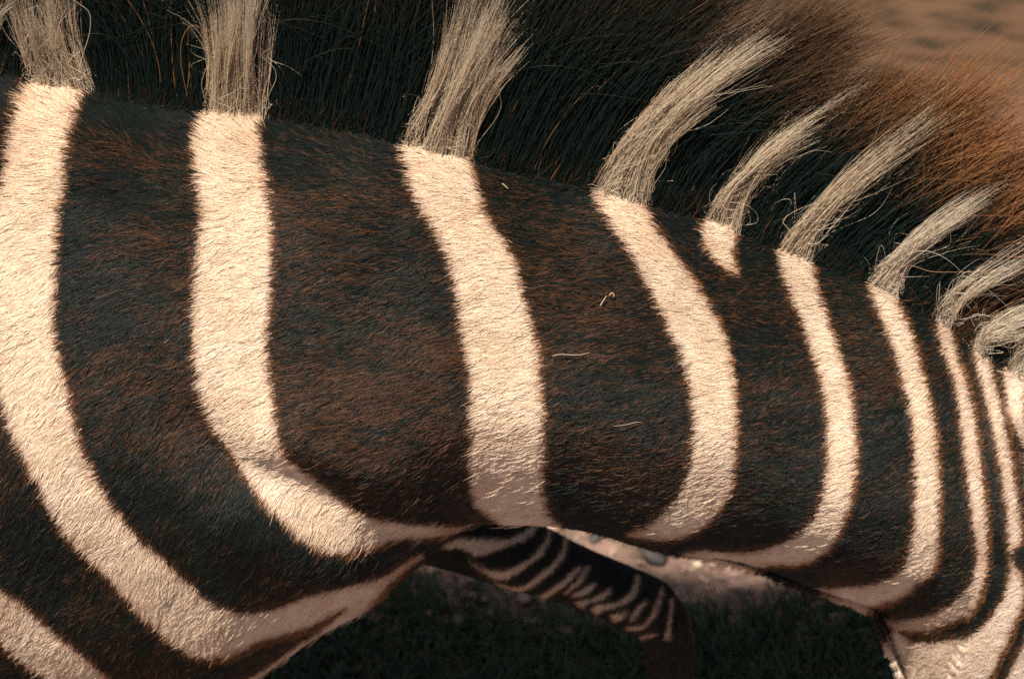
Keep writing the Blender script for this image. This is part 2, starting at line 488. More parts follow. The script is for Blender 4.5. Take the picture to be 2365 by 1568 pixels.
ST.append(band([(498, 205), (485, 245), (465, 290), (452, 340), (456, 400), (465, 450), (470, 500), (462, 560), (455, 640), (452, 700), (450, 780), (455, 850), (465, 910), (490, 980), (530, 1040), (565, 1100), (600, 1150), (650, 1200), (700, 1245), (750, 1268), (800, 1272), (860, 1265), (920, 1245), (985, 1240), (1060, 1226), (1112, 1211)],
               [(614, 205), (611, 250), (606, 300), (612, 360), (625, 430), (632, 500), (635, 580), (630, 660), (625, 740), (622, 800), (628, 870), (635, 930), (645, 990), (660, 1040), (690, 1080), (730, 1110), (770, 1140), (810, 1170), (860, 1197), (920, 1205), (1000, 1210), (1060, 1215), (1112, 1207)]))
ST.append(band([(930, 270), (930, 310), (943, 380), (955, 430), (980, 480), (1010, 530), (1035, 580), (1050, 640), (1062, 700), (1072, 780), (1085, 850), (1090, 920), (1090, 1000), (1088, 1060), (1090, 1110), (1100, 1160), (1130, 1190), (1160, 1215), (1180, 1260)],
               [(1088, 305), (1090, 350), (1096, 400), (1115, 450), (1140, 510), (1170, 560), (1195, 610), (1215, 680), (1230, 740), (1245, 800), (1252, 870), (1260, 930), (1262, 1000), (1260, 1080), (1262, 1150), (1275, 1190), (1300, 1222), (1310, 1260)]))
ST.append(band([(1368, 380), (1370, 420), (1385, 460), (1410, 510), (1445, 560), (1480, 620), (1510, 680), (1540, 740), (1565, 800), (1585, 850), (1598, 900), (1605, 960), (1605, 1020), (1595, 1080), (1578, 1130), (1550, 1175), (1510, 1210), (1460, 1235), (1430, 1238)],
               [(1500, 415), (1495, 460), (1505, 500), (1530, 550), (1570, 600), (1610, 650), (1640, 700), (1670, 760), (1690, 820), (1700, 890), (1705, 960), (1705, 1040), (1700, 1100), (1685, 1150), (1650, 1200), (1600, 1235), (1550, 1248), (1500, 1248), (1430, 1240)]))
ST.append(band([(1640, 445), (1630, 480), (1625, 520), (1632, 560), (1650, 595), (1680, 625), (1702, 644)], [(1722, 465), (1715, 500), (1705, 540), (1698, 580), (1705, 612), (1709, 642)]))
ST.append(band([(1800, 520), (1795, 560), (1800, 600), (1815, 650), (1840, 710), (1865, 770), (1885, 830), (1900, 890), (1910, 950), (1915, 1010), (1912, 1080), (1905, 1140), (1890, 1190), (1855, 1232), (1810, 1260), (1760, 1276), (1700, 1280), (1640, 1272), (1577, 1280)],
               [(1884, 550), (1880, 590), (1887, 650), (1910, 720), (1935, 790), (1955, 850), (1970, 910), (1978, 980), (1981, 1050), (1979, 1110), (1966, 1170), (1952, 1215), (1925, 1265), (1885, 1297), (1840, 1313), (1790, 1311), (1745, 1320), (1702, 1326), (1640, 1308), (1577, 1284)]))
ST.append(band([(2010, 600), (2005, 640), (2015, 680), (2040, 740), (2065, 800), (2085, 870), (2100, 930), (2110, 1000), (2115, 1080), (2115, 1150), (2112, 1220), (2105, 1270), (2095, 1310), (2060, 1340), (2010, 1355), (1940, 1362), (1890, 1365)],
               [(2080, 610), (2075, 650), (2080, 700), (2105, 760), (2125, 830), (2145, 900), (2158, 970), (2168, 1050), (2172, 1130), (2170, 1220), (2168, 1290), (2160, 1320), (2125, 1350), (2090, 1380), (2040, 1400), (1990, 1412), (1950, 1395), (1890, 1368)]))
ST.append(band([(2160, 660), (2158, 700), (2163, 740), (2175, 800), (2200, 860), (2215, 940), (2225, 1020), (2235, 1100), (2245, 1180), (2255, 1250), (2260, 1290), (2245, 1340), (2220, 1380), (2180, 1410), (2130, 1430), (2080, 1440), (2030, 1435)],
               [(2205, 690), (2198, 735), (2210, 810), (2230, 870), (2250, 950), (2262, 1030), (2272, 1110), (2280, 1190), (2282, 1260), (2282, 1310), (2270, 1370), (2245, 1410), (2200, 1440), (2150, 1455), (2100, 1462), (2060, 1452), (2030, 1437)]))
ST.append(band([(2245, 750), (2247, 790), (2258, 850), (2275, 910), (2295, 990), (2310, 1070), (2322, 1140), (2330, 1210), (2332, 1280), (2334, 1320), (2325, 1370), (2302, 1412), (2270, 1450), (2220, 1475), (2150, 1486), (2110, 1487), (2080, 1470), (2058, 1458), (2040, 1500), (2030, 1560), (2030, 1660)],
               [(2290, 770), (2283, 800), (2292, 860), (2310, 930), (2325, 1000), (2340, 1080), (2352, 1160), (2362, 1240), (2356, 1260), (2340, 1278), (2338, 1295), (2362, 1330), (2366, 1390), (2345, 1440), (2325, 1490), (2300, 1540), (2285, 1568), (2265, 1610), (2200, 1660)]))
ST.append(band([(2330, 790), (2322, 830), (2319, 870), (2330, 930), (2345, 990), (2370, 1060), (2380, 1150)], [(2440, 790), (2420, 830), (2380, 880), (2365, 930), (2380, 1000), (2400, 1060), (2410, 1150)]))
ST.append(band([(2400, 1420), (2370, 1480), (2345, 1530), (2310, 1600)], [(2480, 1440), (2440, 1520), (2400, 1580), (2360, 1640)]))
ST.append(band([(-60, -60), (-30, 20), (0, 72), (20, 50)], [(20, -60), (40, -20), (50, 15), (45, 30)]))
R_NEAR = raster(ST)
R_NEAR_S, R_NEAR_B = blur(R_NEAR, 2), blur(R_NEAR, 7)

def zc(pts):   # coordinates read from the enlarged view of the leg
    return [(x * .3667 + 788.3, y * .3667 + 1064.2) for x, y in pts]
LG = [band(zc(a), zc(b), 4) for a, b in [
    ([(620, 525), (700, 485), (820, 478), (940, 484), (1060, 490), (1150, 460), (1212, 405)], [(640, 545), (760, 545), (850, 588), (920, 578), (1020, 545), (1130, 515), (1205, 475), (1245, 405)]),
    ([(790, 600), (900, 668), (1000, 690), (1100, 660), (1200, 600), (1270, 540), (1300, 480), (1308, 410)], [(800, 615), (870, 675), (940, 722), (1020, 742), (1100, 712), (1200, 642), (1285, 580), (1322, 500), (1332, 410)]),
    ([(955, 745), (1060, 785), (1150, 780), (1250, 710), (1340, 640), (1390, 580), (1405, 520), (1408, 450)], [(965, 760), (1020, 800), (1110, 826), (1200, 792), (1300, 722), (1390, 642), (1426, 560), (1434, 470)]),
    ([(1235, 855), (1330, 800), (1420, 730), (1510, 660)], [(1290, 872), (1360, 822), (1440, 762), (1518, 680)]),
    ([(1400, 830), (1500, 740), (1555, 655)], [(1430, 832), (1522, 762), (1572, 680)]),
    ([(1440, 850), (1530, 800), (1600, 758)], [(1480, 855), (1560, 832), (1615, 780)]),
    ([(1470, 880), (1580, 860), (1660, 820), (1702, 796)], [(1540, 935), (1550, 892), (1640, 872), (1704, 832)]),
    ([(1576, 930), (1620, 900), (1720, 890), (1800, 850), (1850, 790), (1870, 715)], [(1625, 980), (1650, 940), (1720, 922), (1820, 882), (1872, 820), (1892, 735)]),
    ([(1695, 965), (1745, 952), (1805, 942)], [(1735, 1022), (1765, 1000), (1800, 975)]),
    ([(1825, 990), (1860, 930), (1930, 868)], [(1842, 1012), (1882, 952), (1936, 890)]),
    ([(1795, 1040), (1900, 1030), (1960, 960), (2000, 870), (2028, 785)], [(1820, 1072), (1920, 1052), (1972, 990), (2012, 910), (2038, 815)]),
    ([(1885, 1110), (1940, 1092), (1990, 1078)], [(1900, 1128), (1950, 1110), (1994, 1096)]),
    ([(2045, 1122), (2068, 960), (2088, 855)], [(2078, 1122), (2088, 980), (2098, 875)])]]
R_LEG = raster(LG)
R_LEG_S, R_LEG_B = blur(R_LEG, 1), blur(R_LEG, 4)

# flow of the coat on the traced view, degrees below 'towards the tail'
GU = np.array([-200, 0, 500, 1000, 1500, 2000, 2365, 2700.])
GVr = np.array([100, 250, 420, 650, 850, 1050, 1300, 1600.])
GA = np.array([[-75, -75, -80, -85, -90, -90, -90, -90], [-30, -30, -40, -46, -50, -50, -50, -50], [6, 5, -6, -14, -20, -18, -10, -10], [26, 25, 16, 2, -4, -2, 8, 10], [34, 34, 32, 12, 6, 8, 24, 24],
               [46, 46, 46, 22, 14, 22, 36, 36], [64, 65, 70, 42, 22, 34, 42, 42], [75, 75, 80, 60, 34, 42, 46, 46.]])
def grid_lookup(u, v):
    u, v = np.clip(u, GU[0], GU[-1] - 1), np.clip(v, GVr[0], GVr[-1] - 1)
    i, j = np.searchsorted(GU, u, 'right') - 1, np.searchsorted(GVr, v, 'right') - 1
    fu, fv = (u - GU[i]) / (GU[i + 1] - GU[i]), (v - GVr[j]) / (GVr[j + 1] - GVr[j])
    return (GA[j, i] * (1 - fu) + GA[j, i + 1] * fu) * (1 - fv) + (GA[j + 1, i] * (1 - fu) + GA[j + 1, i + 1] * fu) * fv
LF = LEGPATH['far_fore'][:, :3]
def leg_region(P):
    """1 where a point lies on the far foreleg"""
    d = np.full(len(P), 1e9)
    for c, r in zip(LF, LEGPATH['far_fore'][:, 4]):
        d = np.minimum(d, np.linalg.norm(P - c, axis=1) / (r * 1.35 + .006))
    qq = project(P)
    return (d < 1) & (P[:, 1] > Y0 + 0.045) & (P[:, 0] > -0.10) & (qq[:, 1] > 1195) & (P[:, 2] < 0.66 + DZ)

def stripe_at(P, jit=0.0, lead=0.0):
    """-> (white amount sharp, white amount soft, traced pixel) for points on the hide"""
    M = P.copy(); M[:, 1] = Y0 - np.abs(M[:, 1] - Y0)
    q = project(M)
    lead_px = np.asarray(lead)
    fa = np.radians(grid_lookup(q[:, 0], q[:, 1]))
    q0 = q
    q = q + np.stack([-np.cos(fa), np.sin(fa)], -1) * np.reshape(lead_px, (-1, 1))
    qj = q + (rng.normal(0, 1, q.shape) * jit if jit else 0)
    s, b = sample(R_NEAR_S, qj), sample(R_NEAR_B, q)
    lg = leg_region(P)
    if lg.any():
        ql = project(P[lg])
        s[lg] = sample(R_LEG_S, ql + (rng.normal(0, 1, ql.shape) * jit * .4 if jit else 0)); b[lg] = sample(R_LEG_B, ql)
    out = (q[:, 0] < -18) | (q[:, 0] > PW + 18) | (q[:, 1] > PH + 25) | ((q[:, 1] < -20) & (P[:, 0] < -.3))
    out &= ~(lg & (project(P)[:, 1] < PH + 20))
    if out.any():
        p = P[out]
        body = np.sin(2 * np.pi * (p[:, 0] * 6.2 + 0.5 * (p[:, 2] - .9) * np.clip(-p[:, 0] - .5, 0, 1) * 1.5 + .35 * N1(p[:, 0] * 4 + 20, p[:, 2] * 4 + 20)))
        legs = np.sin(2 * np.pi * (p[:, 2] * 17 + .5 * N2(p[:, 0] * 9 + 20, p[:, 2] * 9 + 20)))
        head = np.sin(2 * np.pi * (p[:, 0] * 15 + p[:, 2] * 4 + .4 * N3(p[:, 0] * 9 + 20, p[:, 2] * 9 + 20)))
        v = np.where((p[:, 2] < 0.55 + DZ) & (p[:, 0] < .3), legs, np.where(p[:, 0] > .3, head, body))
        v = np.clip(v * 3 - 0.1, -1, 1) * .5 + .5
        v = np.where((p[:, 0] > .4) & (p[:, 2] < .26), 0, v)
        v = np.where(p[:, 2] < .075, 0, v)
        s[out] = v; b[out] = v
    return s, b, q0

s, b, q = stripe_at(V, lead=np.interp(project(V)[:, 0], [0, 1200, 2000, 2365], [-13, -13, -10, -6]))
hide = me.color_attributes.new('hide', 'FLOAT_COLOR', 'POINT')
hc = np.ones((nv, 4), np.float32)
wcol, kcol = np.array([.50, .39, .28]), np.array([.010, .016, .013])
hc[:, :3] = kcol + (wcol - kcol) * s[:, None]
hide.data.foreach_set('color', hc.ravel())
me.materials.clear(); me.materials.append(M_SKIN)

zebra = bpy.data.objects.new('zebra', None)
zebra.location = (-0.55, Y0, 0.0)
C.objects.link(zebra)
tag(zebra, 'plains zebra with lowered neck, broad dark brown stripes and upright striped mane', 'zebra')
body = link(bpy.data.objects.new('body', me), zebra)

CREST = np.array([(-700, 60), (-300, 95), (0, 150), (140, 178), (220, 190), (460, 235), (600, 245), (780, 275), (930, 308), (1090, 348), (1250, 385), (1390, 428), (1490, 448), (1640, 482), (1800, 552), (1900, 590), (2010, 632), (2160, 712), (2250, 782), (2340, 835), (2420, 900)], float)
# ------------------------------------------------------------------ coat hair
me.calc_loop_triangles()
nt_ = len(me.loop_triangles)
TR = np.empty(nt_ * 3, np.int32); me.loop_triangles.foreach_get('vertices', TR); TR = TR.reshape(-1, 3)
A, B, D_ = V[TR[:, 0]], V[TR[:, 1]], V[TR[:, 2]]
cr = np.cross(B - A, D_ - A)
area = np.linalg.norm(cr, axis=1) / 2
cen = (A + B + D_) / 3
tn = cr / (2 * area[:, None] + 1e-12)
vd = CAM - cen; vd /= np.linalg.norm(vd, axis=1)[:, None]
fac = (tn * vd).sum(1)
qc = project(cen)
inf = (qc[:, 0] > -60) & (qc[:, 0] < PW + 60) & (qc[:, 1] > -60) & (qc[:, 1] < PH + 60)
mar = (qc[:, 0] > -700) & (qc[:, 0] < PW + 600) & (qc[:, 1] > -500) & (qc[:, 1] < PH + 700)
dens = np.where(inf & (fac > -0.25), 1.0, np.where(mar & (fac > -0.4), 0.16, 0.02))
# hair count follows the area the camera sees, with more towards grazing
cmx = cen.copy(); cmx[:, 1] = Y0 - np.abs(cmx[:, 1] - Y0)
qx = project(cmx)
dens *= np.where((qx[:, 1] < np.interp(qx[:, 0], CREST[:, 0], CREST[:, 1]) - 14) & (qx[:, 0] > -650) & (qx[:, 0] < 2430) & (cen[:, 0] < .452), .1, 1.0)
wt = area * dens
wt /= wt.sum()
NH = 800000
ti = rng.choice(nt_, NH, p=wt)
r1, r2 = rng.random(NH), rng.random(NH)
f = r1 + r2 > 1
r1[f], r2[f] = 1 - r1[f], 1 - r2[f]
P = A[ti] * (1 - r1 - r2)[:, None] + B[ti] * r1[:, None] + D_[ti] * r2[:, None]
NN = NRM[TR[ti, 0]] * (1 - r1 - r2)[:, None] + NRM[TR[ti, 1]] * r1[:, None] + NRM[TR[ti, 2]] * r2[:, None]
NN /= np.linalg.norm(NN, axis=1)[:, None]
sw, sb, q = stripe_at(P, jit=2.0, lead=np.interp(project(P)[:, 0], [0, 1200, 2000, 2365], [12, 12, 9, 6]))
# flow of the coat: towards the tail, turning downwards on the breast
ang = grid_lookup(q[:, 0], q[:, 1])
ang += (N1(q[:, 0] / 120 + 9, q[:, 1] / 70 + 9) - .5) * 34 + (N2(q[:, 0] / 34 + 9, q[:, 1] / 20 + 9) - .5) * 22
# small locks of hair: neighbours share a lean and draw together at their tips
CELL = 11.0
wx = q[:, 0] + (N3(q[:, 0] / 25 + 3, q[:, 1] / 25 + 3) - .5) * 22
wy = q[:, 1] + (N4(q[:, 0] / 25 + 3, q[:, 1] / 25 + 3) - .5) * 22
# locks are long along the flow, narrow across it
ar = np.radians(grid_lookup(q[:, 0] // 60 * 60, q[:, 1] // 60 * 60))
al = -wx * np.cos(ar) + wy * np.sin(ar); ac = wx * np.sin(ar) + wy * np.cos(ar)
ci, cj = np.floor(al / (CELL * 2.2)).astype(int), np.floor(ac / CELL).astype(int)
hsh = (ci * 73856093) ^ (cj * 19349663)
def crand(k):
    x = (hsh * 2654435761 + k * 40503 * 977) & 0xffffffff
    x = ((x >> 13) ^ x) * 1274126177 & 0xffffffff
    return ((x >> 16) ^ x).astype(np.uint32) / 4294967296.0
ang += (crand(1) - .5) * 16 + rng.normal(0, 6, NH)
offc = ((cj + .5) * CELL - ac) * MPP          # metres to the lock's middle line
ra = np.radians(ang)
di = -np.cos(ra)[:, None] * RIGHT - np.sin(ra)[:, None] * UP
pc = np.sin(ra)[:, None] * RIGHT * 1.0 - np.cos(ra)[:, None] * UP
far = P[:, 1] > Y0 + .02
di[far, 1] *= -1; pc[far, 1] *= -1
T = di - NN * (di * NN).sum(1)[:, None]
T /= np.linalg.norm(T, axis=1)[:, None] + 1e-9
# short coat, shorter towards the head, longer near the crest
L = 0.0098 * (0.75 + 0.5 * rng.random(NH)) * (0.85 + .3 * crand(2))
L *= np.interp(q[:, 0], [0, 1200, 2000, 2365], [1.0, 1.0, .8, .55])
L *= np.interp(q[:, 1], [150, 450, 700, 1100, 1500], [1.35, 1.15, 1.0, .95, .85])
lg = leg_region(P); L[lg] *= .5
lift = np.clip(0.22 + 0.12 * (crand(3) - .5) + rng.normal(0, .04, NH), .08, .7)
wild = rng.random(NH) < 0.006
lift[wild] += .35; L[wild] *= 1.5
K = 4
tt = np.linspace(0, 1, K)
PT = np.empty((NH, K, 3))
bend = rng.normal(0, .10, NH)
S_ = np.cross(NN, T)
for i, tq in enumerate(tt):
    PT[:, i] = (P - NN * .0002 + T * (L * tq)[:, None] + NN * (L * lift * (1.25 * tq - .70 * tq * tq))[:, None]
                + S_ * (L * bend * tq * tq)[:, None] + (-pc) * 0.0 + (pc - NN * (pc * NN).sum(1)[:, None]) * (offc * .55 * tq ** 1.4)[:, None])
RD = 0.00017 * (0.8 + .5 * rng.random(NH))[:, None] * np.array([1.0, 1.0, .8, .25])[None]
# colour of each hair
white = sw > (0.5 + rng.normal(0, .12, NH))
col = np.empty((NH, 3))
wv = 0.92 + .16 * rng.random(NH) - .22 * (crand(4) < .16) * rng.random(NH)
col[:] = np.array([.845, .695, .535]) * wv[:, None]
stain = np.clip((N3(q[:, 0] / 75 + 17, q[:, 1] / 48 + 17) * .6 + N4(q[:, 0] / 26 + 17, q[:, 1] / 17 + 17) * .4 - .50) * 2.2, 0, .5)
col *= 1 - stain[:, None] * np.array([.16, .24, .32])
for su, sv, sr in ((392, 1384, 9), (404, 1372, 7), (1131, 606, 5), (568, 416, 4), (1585, 800, 8), (1604, 842, 6), (1668, 512, 5), (640, 1010, 4), (1180, 1010, 5)):
    hit = np.exp(-(((q[:, 0] - su) / sr) ** 2 + ((q[:, 1] - sv) / (sr * .7)) ** 2))
    col *= 1 - .75 * hit[:, None]
warm = np.clip(np.interp(q[:, 1], [200, 420, 700], [.55, .25, 0]), 0, 1)
col *= 1 - warm[:, None] * np.array([.04, .13, .24])
headw = np.clip((q[:, 0] - 2150) / 200, 0, 1)[:, None]
col = col * (1 - headw * np.array([.02, -.01, -.08]))
# hairs at a stripe's edge are tan to rust brown
edge = np.clip(1.0 - sb, 0, 1) * white
ed = np.clip((edge - .12) * 2.2, 0, 1)[:, None] * (0.35 + .65 * rng.random(NH))[:, None]
col = col * (1 - ed) + np.array([.40, .17, .065]) * ed
fa_ = np.radians(grid_lookup(q[:, 0], q[:, 1]))
along = -q[:, 0] * np.cos(fa_ * .6) + q[:, 1] * np.sin(fa_ * .6)
across = q[:, 0] * np.sin(fa_ * .6) + q[:, 1] * np.cos(fa_ * .6)
pb = np.interp(q[:, 1], [180, 300, 420, 600, 850, 1050, 1200, 1320, 1568], [.04, .16, .40, .34, .46, .42, .22, .22, .26])
pb *= np.interp(q[:, 0], [0, 400, 900, 1300, 1700, 2365], [.75, .9, 1.15, 1.15, .8, .6])
dcr = q[:, 1] - np.interp(q[:, 0], CREST[:, 0], CREST[:, 1])
nearc = np.interp(dcr, [0, 50, 150], [.06, .35, 1.0])
pb = nearc * np.clip(pb * .88 + .62 * (N1(along / 330 + 60, across / 150 + 60) - .5) + .55 * (N2(along / 80 + 60, across / 14 + 60) - .5) * np.clip(pb * 3, .2, 1), .02, .88)
isbr = rng.random(NH) < pb
dk = np.array([.0100, .0142, .0116])[None] * (0.7 + .7 * rng.random(NH))[:, None]
br = np.array([.125, .056, .025])[None] * (0.40 + .85 * rng.random(NH) ** 1.6)[:, None]
dcol = np.where(isbr[:, None], br, dk)
nearedge = (sb > .16) & ~white & (rng.random(NH) < .5)
dcol[nearedge] = np.array([.12, .05, .02]) * (.5 + .8 * rng.random(nearedge.sum()))[:, None]
redge = (sample(R_NEAR_B, q + np.array([-15.0, 0])) > .45) & ~white & ~lg & (rng.random(NH) < .6)
dcol[redge] = np.array([.30, .125, .045]) * (.35 + .9 * rng.random(redge.sum()))[:, None]
col = np.where(white[:, None], col, dcol)
coat = hair_obj('coat_hair', PT, RD, col, M_COAT, body)
tag(coat, 'short sleek coat of cream and dark brown hair', kind='stuff')

from mathutils.bvhtree import BVHTree
bvh = BVHTree.FromPolygons([tuple(v) for v in V], [tuple(t_) for t_ in TR])
def on_hide(u, v, up=.004):
    r = FWD * DIST + RIGHT * ((u - PW / 2) * MPP) + UP * ((PH / 2 - v) * MPP)
    r /= np.linalg.norm(r)
    h = bvh.ray_cast(Vector(CAM), Vector(r))
    return np.array(h[0] + h[1] * up) if h[0] is not None else None
# ------------------------------------------------------------------ mane
TUFT = [  # root, middle, tip, half width at root and at tip, hairs
    ((-85, 135), (-30, 40), (25, -70), 42, 55, 2500),
    ((142, 190), (112, 75), (88, -75), 77, 95, 5200), ((545, 243), (550, 110), (538, -70), 70, 125, 5200), ((1010, 330), (1066, 190), (1165, -40), 82, 115, 5600),
    ((1435, 438), (1528, 272), (1735, 95), 66, 78, 4200), ((1672, 492), (1752, 372), (1965, 215), 44, 50, 2900), ((1838, 568), (1932, 455), (2135, 292), 46, 64, 3300),
    ((2042, 642), (2122, 560), (2325, 425), 39, 54, 2800), ((2180, 724), (2246, 645), (2430, 540), 25, 40, 2200), ((2266, 788), (2306, 742), (2460, 690), 21, 34, 1800), ((2350, 838), (2385, 790), (2500, 745), 22, 34, 1500)]
TLAB = ['pale tuft just showing in the top left corner', 'cream mane tuft leaning left at the left edge', 'cream mane tuft standing straight up over the second stripe', 'wide shaggy cream mane tuft above the third stripe',
        'cream mane tuft sweeping right with loose split tip', 'narrow cream mane tuft above the short stripe stub', 'cream mane tuft with spread tips right of the short stub',
        'thin pale mane tuft third from the right edge', 'thin pale mane tuft second from the right edge', 'small pale curved mane tuft beside the rusty patch', 'pale tuft at the poll by the right edge']
RU = np.array([t_[0][0] for t_ in TUFT], float)
MIDO = np.array([np.subtract(t_[1], t_[0]) for t_ in TUFT], float)
TIPO = np.array([np.subtract(t_[2], t_[0]) for t_ in TUFT], float)
KM = 9
tm = np.linspace(0, 1, KM)

def bez(r, m, e, t_):
    """curve through r, m (at 0.45) and e"""
    c = (m - r * .55 ** 2 - e * .45 ** 2) / (2 * .55 * .45)
    return r * ((1 - t_) ** 2)[..., None] + c * (2 * t_ * (1 - t_))[..., None] + e * (t_ ** 2)[..., None]

def wave(n, amp, seed):
    g_ = np.random.default_rng(seed)
    fr, ph, am = g_.uniform(.3, 1.5, (n, 2, 1)), g_.uniform(0, 6.28, (n, 2, 1)), g_.normal(0, 1, (n, 2, 1))
    t_ = tm[None, None]
    return (am * amp * (np.sin(fr * 6.28 * t_ + ph) - np.sin(ph)) * np.clip(t_ * 1.6, 0, 1)).transpose(0, 2, 1)

def mane_hairs(r3, root, mid, tip, ytar, waves, flen):
    """r3: roots on the crest (n,3); pixel-plane control points (n,2) -> world (n,KM,3) hairs standing in the mid plane"""
    n = len(root)
    tloc = tm[None] * flen[:, None]          # shorter hairs stop earlier along the same path
    xy = np.empty((n, KM, 2))
    for k in range(KM):
        xy[:, k] = bez(root, mid, tip, tloc[:, k])
    xy += waves
    Wd = pix(xy[..., 0], xy[..., 1], np.full(xy.shape[:2], Y0))
    Wd = Wd - Wd[:, :1] + r3[:, None]
    e_ = 1 - (1 - np.clip(tloc, 0, 1)) ** 1.6
    Wd[..., 1] = r3[:, 1:2] + (ytar - r3[:, 1])[:, None] * e_
    return Wd

# roots over the band of hide along the crest, both sides
cm = cen.copy(); cm[:, 1] = Y0 - np.abs(cm[:, 1] - Y0)
qm = project(cm)
cfade = np.clip((np.interp(qm[:, 0], CREST[:, 0], CREST[:, 1]) + 36 - qm[:, 1]) / 44, 0, 1)
inb = (cfade > 0) & (qm[:, 0] > -650) & (qm[:, 0] < 2430) & (cen[:, 0] < .452) & (tn[:, 2] > -.2)
wb = area * inb * cfade * np.where(cen[:, 1] < Y0 + .004, 1.0, .45) * np.where((qm[:, 0] > -60), 1.0, .35)
wb /= wb.sum()
NM = 175000
g_ = np.random.default_rng(31)
mi = g_.choice(nt_, NM, p=wb)
a1, a2 = g_.random(NM), g_.random(NM)
ff = a1 + a2 > 1
a1[ff], a2[ff] = 1 - a1[ff], 1 - a2[ff]
MR = A[mi] * (1 - a1 - a2)[:, None] + B[mi] * a1[:, None] + D_[mi] * a2[:, None]
MM = MR.copy(); MM[:, 1] = Y0 - np.abs(MM[:, 1] - Y0)
MQ = project(MM)
own = np.full(NM, -1)
for k, (rt, md, tp_, hw, hwt, n) in enumerate(TUFT):
    off = (MQ[:, 1] - np.interp(rt[0], CREST[:, 0], CREST[:, 1])) * -0.12 * (rt[0] > 1300)
    own[np.abs(MQ[:, 0] - rt[0] - off) < hw * (1.0 + .07 * g_.normal(0, 1, NM))] = k

for k, (rt, md, tp_, hw, hwt, _) in enumerate(TUFT):
    g_ = np.random.default_rng(100 + k)
    rt, md, tp_ = np.array(rt, float), np.array(md, float), np.array(tp_, float)
    sel = np.nonzero((own == k) & (np.random.default_rng(k).random(NM) < (.60 if k < 5 else .46)))[0]
    n = len(sel)
    r3, root = MR[sel], MQ[sel]
    s = np.clip((root[:, 0] - rt[0]) / hw, -1.2, 1.2)
    dirv = (tp_ - md) / np.linalg.norm(tp_ - md)
    per = np.array([-dirv[1], dirv[0]])
    per *= 1 if per[0] > 0 else -1
    nl = max(7, int(hw / 4.0))
    lk = np.clip(((s + 1.15) / 2.3 * nl + g_.normal(0, .5, n)).astype(int), 0, nl - 1)
    lc = (np.arange(nl) + .5) / nl * 2 - 1 + g_.normal(0, .10, nl)
    hwt *= .62 + .30 * (k < 4)
    ltip = np.outer(lc * hwt + g_.normal(0, hwt * .22, nl), per) + np.outer(g_.normal(0, 34, nl), dirv)
    slant = abs(per[0])                                         # 1 for an upright tuft
    lmid = np.outer(lc * (hw * .52 + hwt * .30) * (.45 + .55 * slant), per) + g_.normal(0, 6, (nl, 2))
    lyd = g_.normal(0, .011, nl)
    llen = g_.uniform(.80, 1.12, nl)
    jit = g_.normal(0, 1, (n, 2))
    tip = tp_ + ltip[lk] + jit * hwt * np.where(g_.random(n) < .45, .26, .06)[:, None]
    mid = md + lmid[lk] + jit * hw * .06 + np.outer((s - lc[lk]) * hw * .25, per)
    fl = np.clip(llen[lk] * g_.choice([1, 1, 1, .8, .55], n) * g_.uniform(.60, 1.04, n) * (.95 if k > 3 else 1.0), .18, 1.2)
    wv_ = wave(n, 4.0, 200 + k)
    fly = g_.random(n) < .09                                    # loose curly hairs
    wv_[fly] *= 4.0
    fl[fly] *= g_.uniform(.35, .95, fly.sum())
    tip[fly] += g_.normal(0, 85, (fly.sum(), 2))
    low = root[:, 1] - np.interp(root[:, 0], CREST[:, 0], CREST[:, 1]) > -20
    short = (g_.random(n) < np.where(low, .55, .06))            # short new hairs round the root
    fl[short] = g_.uniform(.05, .16, short.sum())
    wv_[short] *= 1.5
    tip[short] += g_.normal(0, 70, (short.sum(), 2))
    near = r3[:, 1] < Y0
    ytar = Y0 + (r3[:, 1] - Y0) * .75 + lyd[lk] + g_.normal(0, .004, n) - .004
    ytar[fly & near] -= .012
    pts = mane_hairs(r3, root, mid, tip, ytar, wv_, fl)
    rad = 0.00018 * g_.uniform(.7, 1.25, n)[:, None] * np.interp(tm, [0, .6, 1], [1.0, .9, .25])[None]
    base = np.array([.60, .49, .345]) if k < 7 else np.array([.62, .52, .39])
    c = base * g_.uniform(.70, 1.12, n)[:, None, None] * np.ones((1, KM, 1))
    rb = np.interp(tm, [0, .12, .30], [1, .7, 0])[None, :, None] * (.35 + .65 * short[:, None, None])
    c = c * (1 - rb) + np.array([.80, .64, .47]) * rb * g_.uniform(.8, 1.05, n)[:, None, None]
    brn = g_.random(n) < .08
    c[brn] *= np.array([.55, .36, .24])
    rim = np.clip(np.abs(s) - .82, 0, 1) * 3 * g_.random(n)
    c = c * (1 - np.clip(rim, 0, .8)[:, None, None] * np.array([.35, .6, .75]))
    o = hair_obj('mane_tuft', pts, rad, c, M_TUFT, zebra, True)
    tag(o, TLAB[k])

# dark mane between the tufts
g_ = np.random.default_rng(77)
sel = np.nonzero((own < 0) | (g_.random(NM) < .10))[0]
n = len(sel)
r3, root = MR[sel], MQ[sel]
ru = root[:, 0]
mo = np.stack([np.interp(ru, RU, MIDO[:, j]) for j in (0, 1)], -1)
to = np.stack([np.interp(ru, RU, TIPO[:, j]) for j in (0, 1)], -1)
lock = np.floor(ru / 17 + g_.normal(0, .5, n)).astype(int)
la = np.random.default_rng(3).normal(0, 1, (400, 3))
lo = la[lock % 400]
lenf = np.interp(ru, [-650, 350, 700, 900, 1400, 1800, 2200, 2480], [1.65, 1.65, 1.5, 1.36, 1.10, 1.08, 1.12, 1.14]) * (1 + .09 * lo[:, 2]) * np.where(ru < 1300, g_.uniform(.86, 1.08, n), g_.uniform(.72, 1.08, n))  # left hairs lengthened above the view so their shadow covers the ground
lenf *= np.where(g_.random(n) < .3, g_.uniform(.35, .9, n), 1.0)
